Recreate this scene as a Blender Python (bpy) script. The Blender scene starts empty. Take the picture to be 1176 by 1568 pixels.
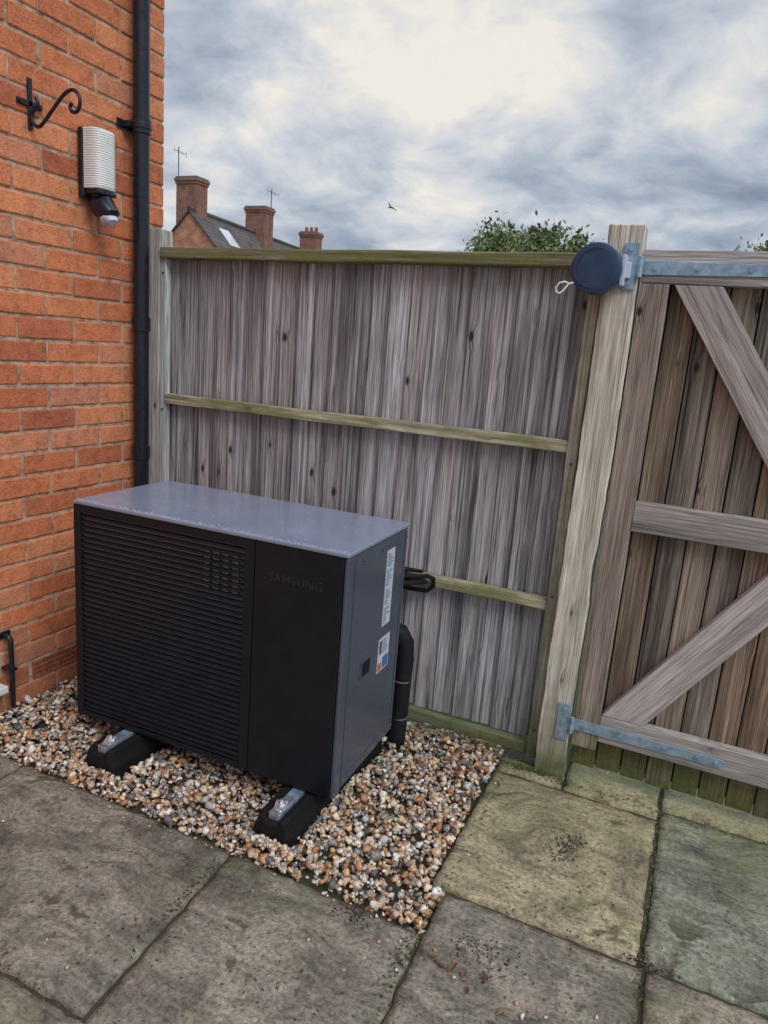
import bpy, math, random
import numpy as np
from mathutils import Vector, Matrix, noise as mn
R = random.Random(7)
sc = bpy.context.scene
sc.view_settings.view_transform='Standard'; sc.view_settings.look='None'; sc.view_settings.exposure=0

# ---------------------------------------------------------------- camera
X=Vector((0.9060,-0.1617,0.3910)); U=Vector((0.0768,0.9716,0.2239)).normalized()
X=(X-U*X.dot(U)).normalized(); Y=U.cross(X)
H=1.55
cd=bpy.data.cameras.new("camera"); cam=bpy.data.objects.new("camera",cd); sc.collection.objects.link(cam)
cd.sensor_fit='VERTICAL'; cd.sensor_height=24; cd.lens=24*1087/1568; cd.clip_end=3000; cd.clip_start=.02
M=Matrix(((X.x,X.y,X.z,0),(Y.x,Y.y,Y.z,0),(U.x,U.y,U.z,H),(0,0,0,1)))
cam.matrix_world=M; sc.camera=cam

# ---------------------------------------------------------------- node helpers
def mat(name, **kw):
    m=bpy.data.materials.new(name); m.use_nodes=True; nt=m.node_tree
    b=nt.nodes["Principled BSDF"]
    for k,v in kw.items():
        k=k.replace('_',' ')
        b.inputs[k].default_value = v
    return m,nt,b
def S(nt,sock,v):
    if isinstance(v,bpy.types.NodeSocket): nt.links.new(v,sock)
    else: sock.default_value=v
def vm(nt,op,a,b):
    n=nt.nodes.new('ShaderNodeVectorMath'); n.operation=op; S(nt,n.inputs[0],a); S(nt,n.inputs[1],b)
    return n.outputs['Value'] if op=='DOT_PRODUCT' else n.outputs[0]
def ma(nt,op,a,b=0.0,c=None,clamp=False):
    n=nt.nodes.new('ShaderNodeMath'); n.operation=op; S(nt,n.inputs[0],a); S(nt,n.inputs[1],b); n.use_clamp=clamp
    if c is not None: S(nt,n.inputs[2],c)
    return n.outputs[0]
def no(nt,vec,scale=5.,detail=4.,rough=.5,dist=0.,col=False):
    n=nt.nodes.new('ShaderNodeTexNoise'); 
    if vec is not None: nt.links.new(vec,n.inputs['Vector'])
    n.inputs['Scale'].default_value=scale; n.inputs['Detail'].default_value=detail
    n.inputs['Roughness'].default_value=rough; n.inputs['Distortion'].default_value=dist
    return n.outputs['Color' if col else 'Fac']
def vor(nt,vec,scale=5.,feature='F1'):
    n=nt.nodes.new('ShaderNodeTexVoronoi'); n.feature=feature; nt.links.new(vec,n.inputs['Vector']); n.inputs['Scale'].default_value=scale
    return n
def ramp(nt,fac,stops):
    n=nt.nodes.new('ShaderNodeValToRGB'); S(nt,n.inputs[0],fac); e=n.color_ramp.elements
    while len(e)<len(stops): e.new(.5)
    for i,(p,c) in enumerate(stops):
        e[i].position=p; e[i].color=(c[0],c[1],c[2],1) if hasattr(c,'__len__') else (c,c,c,1)
    return n.outputs[0]
def mr(nt,v,a,b,c=0.,d=1.):
    n=nt.nodes.new('ShaderNodeMapRange'); n.clamp=True; S(nt,n.inputs[0],v)
    for i,x in enumerate((a,b,c,d)): n.inputs[i+1].default_value=x
    return n.outputs[0]
def mx(nt,f,a,b,bl='MIX'):
    n=nt.nodes.new('ShaderNodeMix'); n.data_type='RGBA'; n.blend_type=bl; n.clamp_factor=True
    def c4(v): return (v[0],v[1],v[2],1) if isinstance(v,tuple) else v
    S(nt,n.inputs[0],f); S(nt,n.inputs[6],c4(a)); S(nt,n.inputs[7],c4(b)); return n.outputs[2]
def bump(nt,b,h,st=.5,d=.01):
    n=nt.nodes.new('ShaderNodeBump'); n.inputs['Strength'].default_value=st; n.inputs['Distance'].default_value=d
    nt.links.new(h,n.inputs['Height']); nt.links.new(n.outputs[0],b.inputs['Normal'])
def at(nt,name,out='Vector'):
    n=nt.nodes.new('ShaderNodeAttribute'); n.attribute_name=name; return n.outputs[out]
def pos(nt): return nt.nodes.new('ShaderNodeNewGeometry').outputs['Position']
def sep(nt,v):
    n=nt.nodes.new('ShaderNodeSeparateXYZ'); nt.links.new(v,n.inputs[0]); return n.outputs
def comb(nt,x,y,z):
    n=nt.nodes.new('ShaderNodeCombineXYZ'); S(nt,n.inputs[0],x);S(nt,n.inputs[1],y);S(nt,n.inputs[2],z); return n.outputs[0]

# ---------------------------------------------------------------- materials
def wood(name,dark,mid,light,tint=(.30,.23,.18),tintamt=.35,green=.0,greenlow=.0,knots=True,knotsel=.45,bri=1.35,bigc=.6,rlo=.78,kr=(.085,.14)):
    m,nt,b=mat(name,Roughness=.85); b.inputs['Specular IOR Level'].default_value=.25
    dark,mid,light=[tuple(min(q*bri,.85) for q in c_) for c_ in (dark,mid,light)]
    lc=at(nt,'lc'); rnd=at(nt,'rnd','Fac'); P=pos(nt)
    gvec=vm(nt,'MULTIPLY',lc,(115.,30.,1.7))
    f=no(nt,vm(nt,'MULTIPLY',lc,(480.,120.,9.)),1.,1,.6)
    if knots:
        kv=vor(nt,vm(nt,'MULTIPLY',lc,(11.,.01,5.5)),1.0)
        kd=kv.outputs['Distance']; sel=ma(nt,'GREATER_THAN',sep(nt,kv.outputs['Color'])[0],knotsel)
        kdn=ma(nt,'ADD',kd,ma(nt,'MULTIPLY',f,.05))
        kn=ma(nt,'MULTIPLY',mr(nt,kdn,kr[0],kr[1],1,0),sel)
        halo=ma(nt,'MULTIPLY',mr(nt,kd,.05,.30,1,0),sel)
        gvec=vm(nt,'ADD',gvec,comb(nt,ma(nt,'MULTIPLY',halo,1.5),0.,0.))
    g=no(nt,gvec,1.,3,.65)
    c=ramp(nt,g,[(.28,dark),(.46,mid),(.66,light)])
    c=mx(nt,.8,c,ramp(nt,f,[(.28,.40),(.50,1.),(.75,1.35)]),'MULTIPLY')
    big=no(nt,vm(nt,'MULTIPLY',lc,(18.,6.,1.0)),1.,3,.62)
    c=mx(nt,.9,c,ramp(nt,big,[(.32,bigc),(.5,1.),(.68,1.28)]),'MULTIPLY')
    c=mx(nt,ma(nt,'MULTIPLY',mr(nt,rnd,.35,1.),tintamt),c,mx(nt,1.,c,tuple(q*3.4 for q in tint),'MULTIPLY'))
    c=mx(nt,1.,c,ramp(nt,ma(nt,'FRACT',ma(nt,'MULTIPLY',rnd,7.3)),[(0,rlo),(1,1.15)]),'MULTIPLY')
    if knots:
        c=mx(nt,ma(nt,'MULTIPLY',halo,.45),c,mx(nt,1.,c,(.5,.45,.43),'MULTIPLY'))
        c=mx(nt,ma(nt,'MULTIPLY',kn,.9),c,(.018,.013,.011))
    z=sep(nt,P)[2]
    if green>0:
        gm=ma(nt,'MULTIPLY',mr(nt,no(nt,vm(nt,'MULTIPLY',P,(3.,3.,9.)),1.6,5,.65),.42,.60),green)
        c=mx(nt,gm,c,mx(nt,no(nt,P,90,2),(.11,.125,.03),(.24,.25,.085)))
    if greenlow>0:
        gl=ma(nt,'MULTIPLY',mr(nt,ma(nt,'ADD',z,ma(nt,'MULTIPLY',no(nt,P,9,3),.40)),.22,.55,1,0),greenlow)
        c=mx(nt,gl,c,mx(nt,no(nt,P,60,3),(.035,.045,.010),(.17,.19,.055)))
    nt.links.new(c,b.inputs['Base Color'])
    bump(nt,b,g,.6,.003)
    return m
W_board=wood("weathered_board",(.062,.055,.060),(.245,.232,.250),(.43,.415,.445),(.31,.275,.25),.6,0,.30,True,.34,bigc=.42,rlo=.70,kr=(.10,.16))
W_rail=wood("weathered_rail",(.15,.13,.085),(.32,.30,.21),(.43,.41,.32),green=.7)
W_cap=wood("weathered_cap",(.07,.063,.042),(.17,.16,.105),(.26,.25,.18),green=.85,knots=False)
W_post=wood("post_timber",(.22,.195,.16),(.40,.37,.315),(.50,.47,.41),greenlow=.9,knotsel=.82,bri=1.38,bigc=.68,rlo=.95)
W_batt=wood("batten_timber",(.12,.11,.085),(.27,.265,.215),(.38,.37,.31),green=.3,greenlow=.9,knotsel=.8,bri=1.2)
W_grey=wood("grey_post_timber",(.17,.175,.17),(.34,.345,.34),(.45,.455,.45),greenlow=.5,knotsel=.8,bri=1.25)
W_stile=wood("gate_stile_timber",(.12,.085,.068),(.28,.225,.19),(.39,.34,.30),greenlow=.7,knotsel=.6,bri=1.2)
W_gate=wood("gate_board",(.045,.038,.033),(.19,.172,.155),(.32,.30,.275),(.33,.23,.16),.8,0,1.,True,.25,bigc=.45,rlo=.68,kr=(.10,.16),bri=1.25)
W_ledge=wood("gate_ledge_timber",(.17,.155,.15),(.33,.315,.32),(.43,.42,.43),greenlow=.25,knotsel=.6,bri=1.15,bigc=.55)

# brick
m_brick,nt,b=mat("red_brick",Roughness=.9); P=pos(nt); rnd=at(nt,'rnd','Fac')
c=ramp(nt,rnd,[(0,(.48,.14,.07)),(.2,(.62,.185,.08)),(.55,(.72,.23,.10)),(.85,(.78,.29,.135)),(1,(.62,.24,.14))])
n1=no(nt,P,22,4,.65); n2=no(nt,P,150,2,.7); n3=no(nt,P,2.2,3,.6)
c=mx(nt,.75,c,ramp(nt,n1,[(.3,.62),(.5,1.),(.7,1.2)]),'MULTIPLY')
c=mx(nt,.6,c,ramp(nt,n2,[(.3,.5),(.5,1.),(.75,1.3)]),'MULTIPLY')
c=mx(nt,mr(nt,n3,.5,.75,0,.30),c,(.32,.13,.08))
c=mx(nt,mr(nt,no(nt,P,38,2,.7),.64,.74,0,.45),c,(.52,.40,.32))
z=sep(nt,P)[2]
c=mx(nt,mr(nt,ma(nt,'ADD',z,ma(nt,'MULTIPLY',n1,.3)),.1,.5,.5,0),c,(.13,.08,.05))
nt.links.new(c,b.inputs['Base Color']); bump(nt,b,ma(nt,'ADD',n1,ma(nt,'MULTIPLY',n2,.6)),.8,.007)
m_mortar,nt,b=mat("mortar",Roughness=.95); P=pos(nt)
c=ramp(nt,no(nt,P,26,3,.7),[(.32,(.24,.14,.09)),(.5,(.44,.33,.24)),(.68,(.58,.49,.40))]); nt.links.new(c,b.inputs['Base Color'])

def brickshader(name,c1,c2,mort):
    m,nt,b=mat(name,Roughness=.9); P=pos(nt); s=sep(nt,P)
    v=comb(nt,ma(nt,'ADD',s[0],s[1]),s[2],0.)
    n=nt.nodes.new('ShaderNodeTexBrick'); nt.links.new(v,n.inputs['Vector'])
    n.inputs['Color1'].default_value=(*c1,1); n.inputs['Color2'].default_value=(*c2,1); n.inputs['Mortar'].default_value=(*mort,1)
    n.inputs['Scale'].default_value=1; n.inputs['Brick Width'].default_value=.225; n.inputs['Row Height'].default_value=.075; n.inputs['Mortar Size'].default_value=.008
    c=mx(nt,.7,n.outputs[0],ramp(nt,no(nt,P,3,3,.6),[(.3,.5),(.7,1.2)]),'MULTIPLY')
    nt.links.new(c,b.inputs['Base Color']); return m
m_brickfar=brickshader("distant_brick",(.34,.13,.085),(.25,.10,.07),(.30,.24,.20))
m_brickfar2=brickshader("distant_gable_brick",(.62,.24,.13),(.50,.18,.10),(.45,.34,.27))
m_brickside=brickshader("side_brick",(.55,.18,.09),(.45,.14,.07),(.40,.33,.27))
m_tile,nt,b=mat("roof_tile",Roughness=.85); P=pos(nt)
w=nt.nodes.new('ShaderNodeTexWave'); w.bands_direction='Z'; w.inputs['Scale'].default_value=1.6; nt.links.new(P,w.inputs[0])
c=mx(nt,.5,ramp(nt,no(nt,P,2.5,4,.7),[(.3,(.05,.045,.048)),(.7,(.15,.125,.12))]),ramp(nt,w.outputs[1],[(0,.5),(.5,1.2)]),'MULTIPLY'); nt.links.new(c,b.inputs['Base Color'])

def plain(name,col,rough=.6,metal=0,spec=.5,var=.15,nscale=30,bs=0.):
    m,nt,b=mat(name,Roughness=rough,Metallic=metal); b.inputs['Specular IOR Level'].default_value=spec
    P=pos(nt); n=no(nt,P,nscale,3,.6)
    c=mx(nt,1.,col,ramp(nt,n,[(.25,1-var*1.5),(.75,1+var)]),'MULTIPLY'); nt.links.new(c,b.inputs['Base Color'])
    nt.links.new(mr(nt,n,.3,.7,max(rough-.08,.02),min(rough+.1,1)),b.inputs['Roughness'])
    if bs: bump(nt,b,n,bs,.003)
    return m
m_blackpl=plain("black_plastic",(.011,.014,.024),.3)
m_navy=plain("navy_plastic",(.03,.062,.14),.4)
m_front=plain("charcoal_panel",(.0085,.0105,.0165),.45,0,.35,.12,12)
m_grille=plain("black_grille",(.009,.011,.018),.4,0,.4)
m_inner=plain("inner_black",(.0025,.0025,.0035),.8)
m_fin=plain("finger_guard_grey",(.045,.048,.06),.5)
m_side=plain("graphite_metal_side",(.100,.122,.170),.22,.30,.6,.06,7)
m_top=plain("graphite_top_sky_tint",(.285,.335,.46),.18,.15,.8,.06,7)  # lid base colour lighter and bluer: sky reflection mixed into it
m_text=plain("embossed_letters",(.022,.024,.032),.38)
m_label=plain("label_white",(.55,.62,.74),.5,0,.5,.05)
m_ink=plain("label_ink",(.08,.09,.13),.6)
m_red=plain("label_orange",(.55,.16,.03),.6)
m_blue=plain("label_blue",(.06,.16,.4),.6)
m_rubber=plain("recycled_rubber",(.008,.008,.009),.75,0,.3,.5,200,.6)
m_galv=plain("galvanised_steel",(.34,.47,.60),.45,.5,.5,.25,40,.2)
m_foil=plain("bright_steel",(.75,.82,.90),.25,.8,.5,.2,60,.6)
m_white=plain("white_plastic",(.74,.74,.72),.4,0,.5,.06)
m_diff=plain("frosted_diffuser",(.82,.82,.82),.3,0,.5,.04)
m_iron=plain("painted_iron",(.022,.022,.035),.4,.2,.5,.3,80,.3)
m_foam=plain("pipe_insulation",(.012,.012,.017),.6,0,.3,.3,80,.3)
m_terra=plain("terracotta",(.36,.12,.07),.85,0,.2,.3,60,.4)
m_glass=plain("skylight_glass",(.65,.7,.76),.1,0,.8,.03)
m_lead=plain("lead_grey",(.16,.16,.17),.7)
m_edge=plain("grey_edging",(.22,.21,.21),.6,0,.4,.2)
m_drop=plain("water_drop",(.40,.43,.54),.05,0,1.,.1)

# paving
m_slab,nt,b=mat("riven_sandstone",Roughness=.8); P=pos(nt); rnd=at(nt,'rnd','Fac'); s=sep(nt,P)
base=ramp(nt,rnd,[(0,(.245,.215,.175)),(.3,(.27,.238,.19)),(.6,(.41,.355,.215)),(.8,(.25,.265,.20)),(1,(.24,.25,.19))])
off=vm(nt,'ADD',P,comb(nt,ma(nt,'MULTIPLY',rnd,31.),ma(nt,'MULTIPLY',rnd,17.),0.))
wp=vm(nt,'MULTIPLY',no(nt,off,3.,2,.5,0,True),(.30,.30,0.))
ow=vm(nt,'ADD',off,wp)
nA=no(nt,ow,2.6,5,.66); nB=no(nt,ow,8.5,5,.66); nC=no(nt,off,70,4,.8)
nS=no(nt,vm(nt,'MULTIPLY',ow,(5.,17.,1.)),1.,5,.66)
c=mx(nt,1.,base,ramp(nt,nA,[(.32,.50),(.5,.95),(.66,1.35)]),'MULTIPLY')
c=mx(nt,.9,c,ramp(nt,nB,[(.34,.50),(.48,.95),(.66,1.35)]),'MULTIPLY')
c=mx(nt,.85,c,ramp(nt,nC,[(.34,.35),(.48,.95),(.68,1.6)]),'MULTIPLY')
c=mx(nt,.65,c,ramp(nt,nS,[(.38,.60),(.5,1.),(.6,1.22)]),'MULTIPLY')
v=vor(nt,off,34); vd=v.outputs['Distance']; vc=sep(nt,v.outputs['Color'])
c=mx(nt,ma(nt,'MULTIPLY',mr(nt,ma(nt,'ADD',vd,ma(nt,'MULTIPLY',nC,.25)),.20,.32,.9,0),ma(nt,'GREATER_THAN',vc[0],.74)),c,(.028,.022,.014))
c=mx(nt,ma(nt,'MULTIPLY',mr(nt,ma(nt,'ADD',vd,ma(nt,'MULTIPLY',nC,.3)),.22,.40,.65,0),ma(nt,'LESS_THAN',vc[0],.12)),c,(.50,.50,.43))
c=mx(nt,mr(nt,ma(nt,'ADD',ma(nt,'MULTIPLY',nA,.5),ma(nt,'MULTIPLY',nB,.5)),.555,.61,0,.8),c,(.052,.040,.024))
gz=ma(nt,'MULTIPLY',mr(nt,s[1],2.2,2.6,0,1),mr(nt,nB,.38,.58)); c=mx(nt,ma(nt,'MULTIPLY',gz,.6),c,(.22,.23,.08))
nG=no(nt,vm(nt,'ADD',ow,(9,2,0)),4.0,4,.68); c=mx(nt,ma(nt,'MULTIPLY',mr(nt,nG,.50,.66,0,.5),mr(nt,rnd,.1,.5,.4,1.)),c,(.18,.19,.085))
nt.links.new(c,b.inputs['Base Color'])
bump(nt,b,ma(nt,'ADD',ma(nt,'MULTIPLY',nS,1.5),ma(nt,'MULTIPLY',nC,.35)),1.,.012)
nt.links.new(mr(nt,nA,.3,.7,.5,.9),b.inputs['Roughness'])
m_dirt,nt,b=mat("joint_dirt",Roughness=.95); P=pos(nt); n=no(nt,P,60,4,.7)
c=mx(nt,mr(nt,no(nt,P,5,3),.45,.65),ramp(nt,n,[(.3,(.018,.014,.01)),(.7,(.10,.08,.055))]),(.05,.055,.02)); nt.links.new(c,b.inputs['Base Color'])
m_ground,nt,b=mat("grass_ground",Roughness=.95); P=pos(nt); c=mx(nt,no(nt,P,3,5),(.03,.05,.015),(.09,.11,.04)); nt.links.new(c,b.inputs['Base Color'])
m_stone,nt,b=mat("flint_gravel",Roughness=.6); P=pos(nt); c=mx(nt,.8,at(nt,'col','Color'),ramp(nt,no(nt,P,110,3,.65),[(.3,.5),(.5,1.),(.75,1.3)]),'MULTIPLY'); nt.links.new(c,b.inputs['Base Color'])
def leafmat(name,a,bb):
    m,nt,b=mat(name,Roughness=.6); rnd=at(nt,'rnd','Fac'); c=mx(nt,rnd,a,bb); nt.links.new(c,b.inputs['Base Color'])
    return m
m_leaf=leafmat("tree_leaf",(.06,.09,.03),(.24,.29,.11)); m_deadleaf=leafmat("dead_leaf",(.08,.045,.025),(.30,.16,.07)); m_moss=leafmat("moss_green",(.05,.07,.018),(.15,.18,.05))
m_debris=leafmat("dark_debris",(.02,.016,.01),(.075,.055,.03))
m_bark=plain("bark",(.09,.07,.05),.9,0,.2,.4,20)
m_bird=plain("bird_feathers",(.12,.12,.13),.8)

# ---------------------------------------------------------------- mesh helpers
def empty(name,loc=(0,0,0),rz=0):
    e=bpy.data.objects.new(name,None); sc.collection.objects.link(e); e.location=loc; e.rotation_euler[2]=rz; e.empty_display_size=.1; return e
class MB:
    def __init__(s): s.v=[];s.f=[];s.lc=[];s.rn=[]
    def box(s,c,size,rot=None,long=2,seg=1,fn=None,rnd=None,taper=None):
        c=Vector(c); r=R.random() if rnd is None else rnd
        o=Vector((R.uniform(-20,20),R.uniform(-5,5),R.uniform(-20,20)))
        base=len(s.v); hx=[q/2 for q in size]
        order={2:(0,1,2),0:(2,1,0),1:(0,2,1)}[long]
        for k in range(seg+1):
            t=-1+2*k/seg
            for (a,bb) in ((-1,-1),(1,-1),(1,1),(-1,1)):
                p=[0,0,0]; p[order[0]]=a*hx[order[0]]; p[order[1]]=bb*hx[order[1]]; p[order[2]]=t*hx[order[2]]
                p=Vector(p)
                if fn: p=fn(p,t)
                s.lc.append((p[order[0]]+o.x,p[order[1]]+o.y,p[order[2]]+o.z)); s.rn.append(r)
                if rot: p=rot@p
                s.v.append(tuple(p+c))
        flip = long in (0,1)
        def F(q): s.f.append(tuple(reversed(q)) if flip else tuple(q))
        for k in range(seg):
            q=base+4*k
            for i in range(4):
                j=(i+1)%4; F((q+i,q+j,q+4+j,q+4+i))
        F((base+3,base+2,base+1,base)); e=base+4*seg; F((e,e+1,e+2,e+3))
        return s
    def bx(s,x0,x1,y0,y1,z0,z1,**k): return s.box(((x0+x1)/2,(y0+y1)/2,(z0+z1)/2),(x1-x0,y1-y0,z1-z0),**k)
    def tube(s,pts,r,n=12,caps=True,rnd=.5):
        pts=[Vector(p) for p in pts]; rs=r if hasattr(r,'__len__') else [r]*len(pts)
        base=len(s.v); t0=(pts[1]-pts[0]).normalized(); u=t0.orthogonal().normalized()
        for i,p in enumerate(pts):
            t=(pts[min(i+1,len(pts)-1)]-pts[max(i-1,0)]).normalized(); u=(u-t*u.dot(t)).normalized(); w=t.cross(u)
            for k in range(n):
                a=2*math.pi*k/n; q=p+(u*math.cos(a)+w*math.sin(a))*rs[i]; s.v.append(tuple(q)); s.lc.append(tuple(q)); s.rn.append(rnd)
        for i in range(len(pts)-1):
            for k in range(n):
                k2=(k+1)%n; a=base+i*n; s.f.append((a+k,a+k2,a+n+k2,a+n+k))
        if caps:
            s.f.append(tuple(base+k for k in reversed(range(n)))); e=base+(len(pts)-1)*n; s.f.append(tuple(e+k for k in range(n)))
        return s
    def poly(s,vs,fs,rnd=.5):
        b0=len(s.v)
        for q in vs: s.v.append(tuple(q)); s.lc.append(tuple(q)); s.rn.append(rnd)
        for f in fs: s.f.append(tuple(b0+i for i in f))
        return s
    def obj(s,name,m,parent=None,bevel=0,smooth=False,bseg=2):
        me=bpy.data.meshes.new(name); me.from_pydata(s.v,[],s.f)
        a=me.attributes.new('lc','FLOAT_VECTOR','POINT'); a.data.foreach_set('vector',np.array(s.lc,dtype=np.float32).ravel())
        a=me.attributes.new('rnd','FLOAT','POINT'); a.data.foreach_set('value',np.array(s.rn,dtype=np.float32))
        me.materials.append(m); o=bpy.data.objects.new(name,me); sc.collection.objects.link(o)
        if parent: o.parent=parent
        if smooth:
            me.shade_smooth()
            md=o.modifiers.new('ws','EDGE_SPLIT'); md.split_angle=math.radians(40)
        if bevel: 
            md=o.modifiers.new('bv','BEVEL'); md.width=bevel; md.segments=bseg; md.limit_method='ANGLE'; md.angle_limit=math.radians(40)
        me.update(); return o
def Rz(a): return Matrix.Rotation(a,3,'Z')
def Rx(a): return Matrix.Rotation(a,3,'X')

# ---------------------------------------------------------------- ground
g=MB().poly([(-1500,-1500,-.06),(1500,-1500,-.06),(1500,1500,-.06),(-1500,1500,-.06)],[(0,1,2,3)]).obj("ground",m_ground)

# ---------------------------------------------------------------- brick house (own wall)
house=empty("brick_house")
WX=-2.39; YE=2.70; HT=5.1; CH=.0875; CL=.262; JT=.0105
mb=MB(); airy=None; bh=CH-JT
for k in range(int(HT/CH)+1):
    z0=k*CH-.09; off=0 if k%2==0 else -CL/2
    y=YE+off
    if k%2==1: mb.box((WX-.05+R.uniform(-.0015,.0015),YE-(CL/2-JT)/2,z0+bh/2),(.1,CL/2-JT,bh),long=1)
    while y>-1.3:
        y1=y; y0=y-(CL-JT)
        if k==2 and abs((y0+y1)/2-2.02)<.14 and airy is None: airy=((y0+y1)/2,z0+bh/2)
        else:
            mb.box((WX-.05+R.uniform(-.002,.002),(y0+y1)/2+R.uniform(-.002,.002),z0+bh/2+R.uniform(-.001,.001)),(.1,CL-JT+R.uniform(-.004,.003),bh+R.uniform(-.003,.0015)),rot=Rz(R.uniform(-.004,.004))@Rx(R.uniform(-.006,.006)),long=1,seg=5,
              fn=lambda q,t,a=R.uniform(0,99):Vector((q.x+(.0012*mn.noise((q.y*9,a,0)) if q.x>0 else 0),q.y,q.z+.0022*mn.noise((q.y*14,a,q.z*60)))))
        y-=CL
mb.obj("brick_facing",m_brick,house,.005)
MB().bx(WX-.095,WX-.005,-1.3,YE-.005,-.1,HT).obj("mortar_bed",m_mortar,house)
MB().bx(WX-7,WX-.1,-6,YE-.004,-.1,HT-.05).obj("house_body",m_brickside,house)
MB().bx(WX-.099,WX,-6,-1.31,-.1,HT-.05).obj("side_wall",m_brickside,house)
rf=MB(); x0,x1=WX-7.2,WX+.25; xm=(x0+x1)/2; zz=HT+.02
rf.poly([(x0,-6.3,zz),(xm,-6.3,zz+3.2),(x1,-6.3,zz),(x0,YE+.2,zz),(xm,YE+.2,zz+3.2),(x1,YE+.2,zz)],[(0,1,2),(3,5,4),(1,4,5,2),(0,3,4,1),(0,2,5,3)]); rf.obj("roof",m_tile,house)
ay,az=airy; hb_=.037; wb=.12
ab=MB().bx(WX-.03,WX-.012,ay-wb,ay+wb,az-hb_,az+hb_)
ab.bx(WX-.012,WX+.002,ay-wb,ay+wb,az+hb_-.007,az+hb_).bx(WX-.012,WX+.002,ay-wb,ay+wb,az-hb_,az-hb_+.007)
for i in range(20):
    yy=ay-wb+.004+(2*wb-.008)*i/19; ab.bx(WX-.012,WX+.001,yy-.003,yy+.003,az-hb_+.007,az+hb_-.007)
for q in (-.010,.010): ab.bx(WX-.012,WX+.003,ay-wb,ay+wb,az+q-.003,az+q+.003)
ab.obj("air_brick",m_terra,house)

# drainpipe
dp=empty("drainpipe"); px,py=-2.335,2.50
mb=MB().tube([(px,py,.05),(px,py,HT-.05)],.034,24)
for z in (1.0,1.57,2.37,3.3): mb.tube([(px,py,z-.03),(px,py,z-.028),(px,py,z+.03),(px,py,z+.032)],[.035,.0395,.0395,.035],24)
mb.obj("pipe",m_blackpl,dp,smooth=True)
mb=MB()
for z in (.55,2.37,4.2):
    mb.tube([(px,py,z-.012),(px,py,z+.012)],.0425,24); mb.bx(WX,px-.01,py-.06,py+.06,z-.011,z+.011); mb.bx(WX,WX+.008,py-.085,py+.07,z-.016,z+.016)
mb.obj("clips",m_blackpl,dp,.002)

# hanging basket bracket
hb=empty("hanging_basket_bracket"); yb=2.0
MB().bx(WX,WX+.008,yb-.009,yb+.009,2.22,2.39).bx(WX,WX+.008,yb-.055,yb+.05,2.295,2.315).obj("wall_plate",m_iron,hb,.002)
pts=[(-2.355,2.325),(-2.345,2.30),(-2.365,2.285),(-2.378,2.265),(-2.37,2.24),(-2.345,2.228),(-2.315,2.245),(-2.28,2.275),(-2.245,2.305),(-2.21,2.33),(-2.175,2.338),(-2.15,2.322),(-2.142,2.295),(-2.155,2.27),(-2.178,2.268),(-2.19,2.283),(-2.18,2.297)]
def smooth_pts(p,n=4):
    out=[]
    P=[Vector((a[0],a[1])) for a in p]; P=[P[0]]+P+[P[-1]]
    for i in range(1,len(P)-2):
        for k in range(n):
            t=k/n; a,b_,c_,d=P[i-1],P[i],P[i+1],P[i+2]
            out.append(.5*((2*b_)+(-a+c_)*t+(2*a-5*b_+4*c_-d)*t*t+(-a+3*b_-3*c_+d)*t**3))
    out.append(P[-1]); return out
MB().tube([(q[0],yb,q[1]) for q in smooth_pts(pts)],.0065,8).obj("scroll_arm",m_iron,hb,smooth=True)
MB().tube([(WX+.004,yb-.045,2.305),(WX+.014,yb-.045,2.305)],.007,8).tube([(WX+.004,yb+.04,2.305),(WX+.014,yb+.04,2.305)],.007,8).tube([(WX+.004,yb,2.24),(WX+.014,yb,2.24)],.007,8).obj("screws",m_iron,hb)

# wall light
wl=empty("security_wall_light"); yl=2.27
MB().bx(WX,WX+.03,yl-.06,yl+.06,2.035,2.295).obj("back_box",m_blackpl,wl,.01,bseg=3)
mb=MB()
def halfring(z,r1,r2):
    o=[]
    for i in range(17):
        a=-math.pi/2+math.pi*i/16; o.append((WX+.031+r1*max(0,math.cos(a))**.5,yl+r2*math.copysign(abs(math.sin(a))**.7,math.sin(a)),z))
    return o
rings=[]; N=52
for i in range(N+1):
    t=i/N; z=2.072+.218*t
    rib=.0009*(1 if i%2 else -1)
    e=min(t,1-t); sh=.90+.10*min(1,(e/.05))**.5
    rings.append(halfring(z,(.075+rib)*sh,(.056+rib)*(.95+.05*sh)))
vs=[q for r in rings for q in r]; fs=[]
for i in range(N):
    for j in range(16): a=i*17+j; fs.append((a,a+1,a+18,a+17))
fs.append(tuple(range(16,-1,-1))); fs.append(tuple(N*17+j for j in range(17)))
mb.poly(vs,fs); mb.obj("ribbed_diffuser",m_diff,wl)
MB().bx(WX+.03,WX+.098,yl-.05,yl+.05,2.052,2.070).obj("base_collar",m_blackpl,wl,.006)
MB().tube([(WX+.05,yl,2.05),(WX+.055,yl,2.03),(WX+.065,yl,2.01)],[.036,.032,.026],16).tube([(WX+.03,yl,2.012),(WX+.05,yl,2.015),(WX+.08,yl,2.01),(WX+.105,yl,1.985),(WX+.10,yl,1.955)],[.034,.045,.046,.040,.024],20).obj("sensor_body",m_blackpl,wl,smooth=True)
MB().tube([(WX+.088,yl,1.975),(WX+.105,yl,1.968),(WX+.118,yl,1.955),(WX+.112,yl,1.945)],[.030,.034,.026,.01],20).obj("sensor_lens",m_label,wl,smooth=True)

# small condensate pipe by wall
cp=empty("waste_pipe")
MB().tube([(WX,1.80,.33),(WX+.03,1.80,.33),(WX+.04,1.80,.32),(WX+.042,1.80,.30),(WX+.042,1.80,.03)],.010,12).bx(WX,WX+.01,1.775,1.825,.32,.345).bx(WX,WX+.055,1.785,1.815,.19,.2).obj("pipe",m_blackpl,cp,smooth=True)
MB().bx(WX+.01,WX+.06,1.69,1.77,.11,.14).obj("bracket",m_white,cp,.005)

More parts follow.
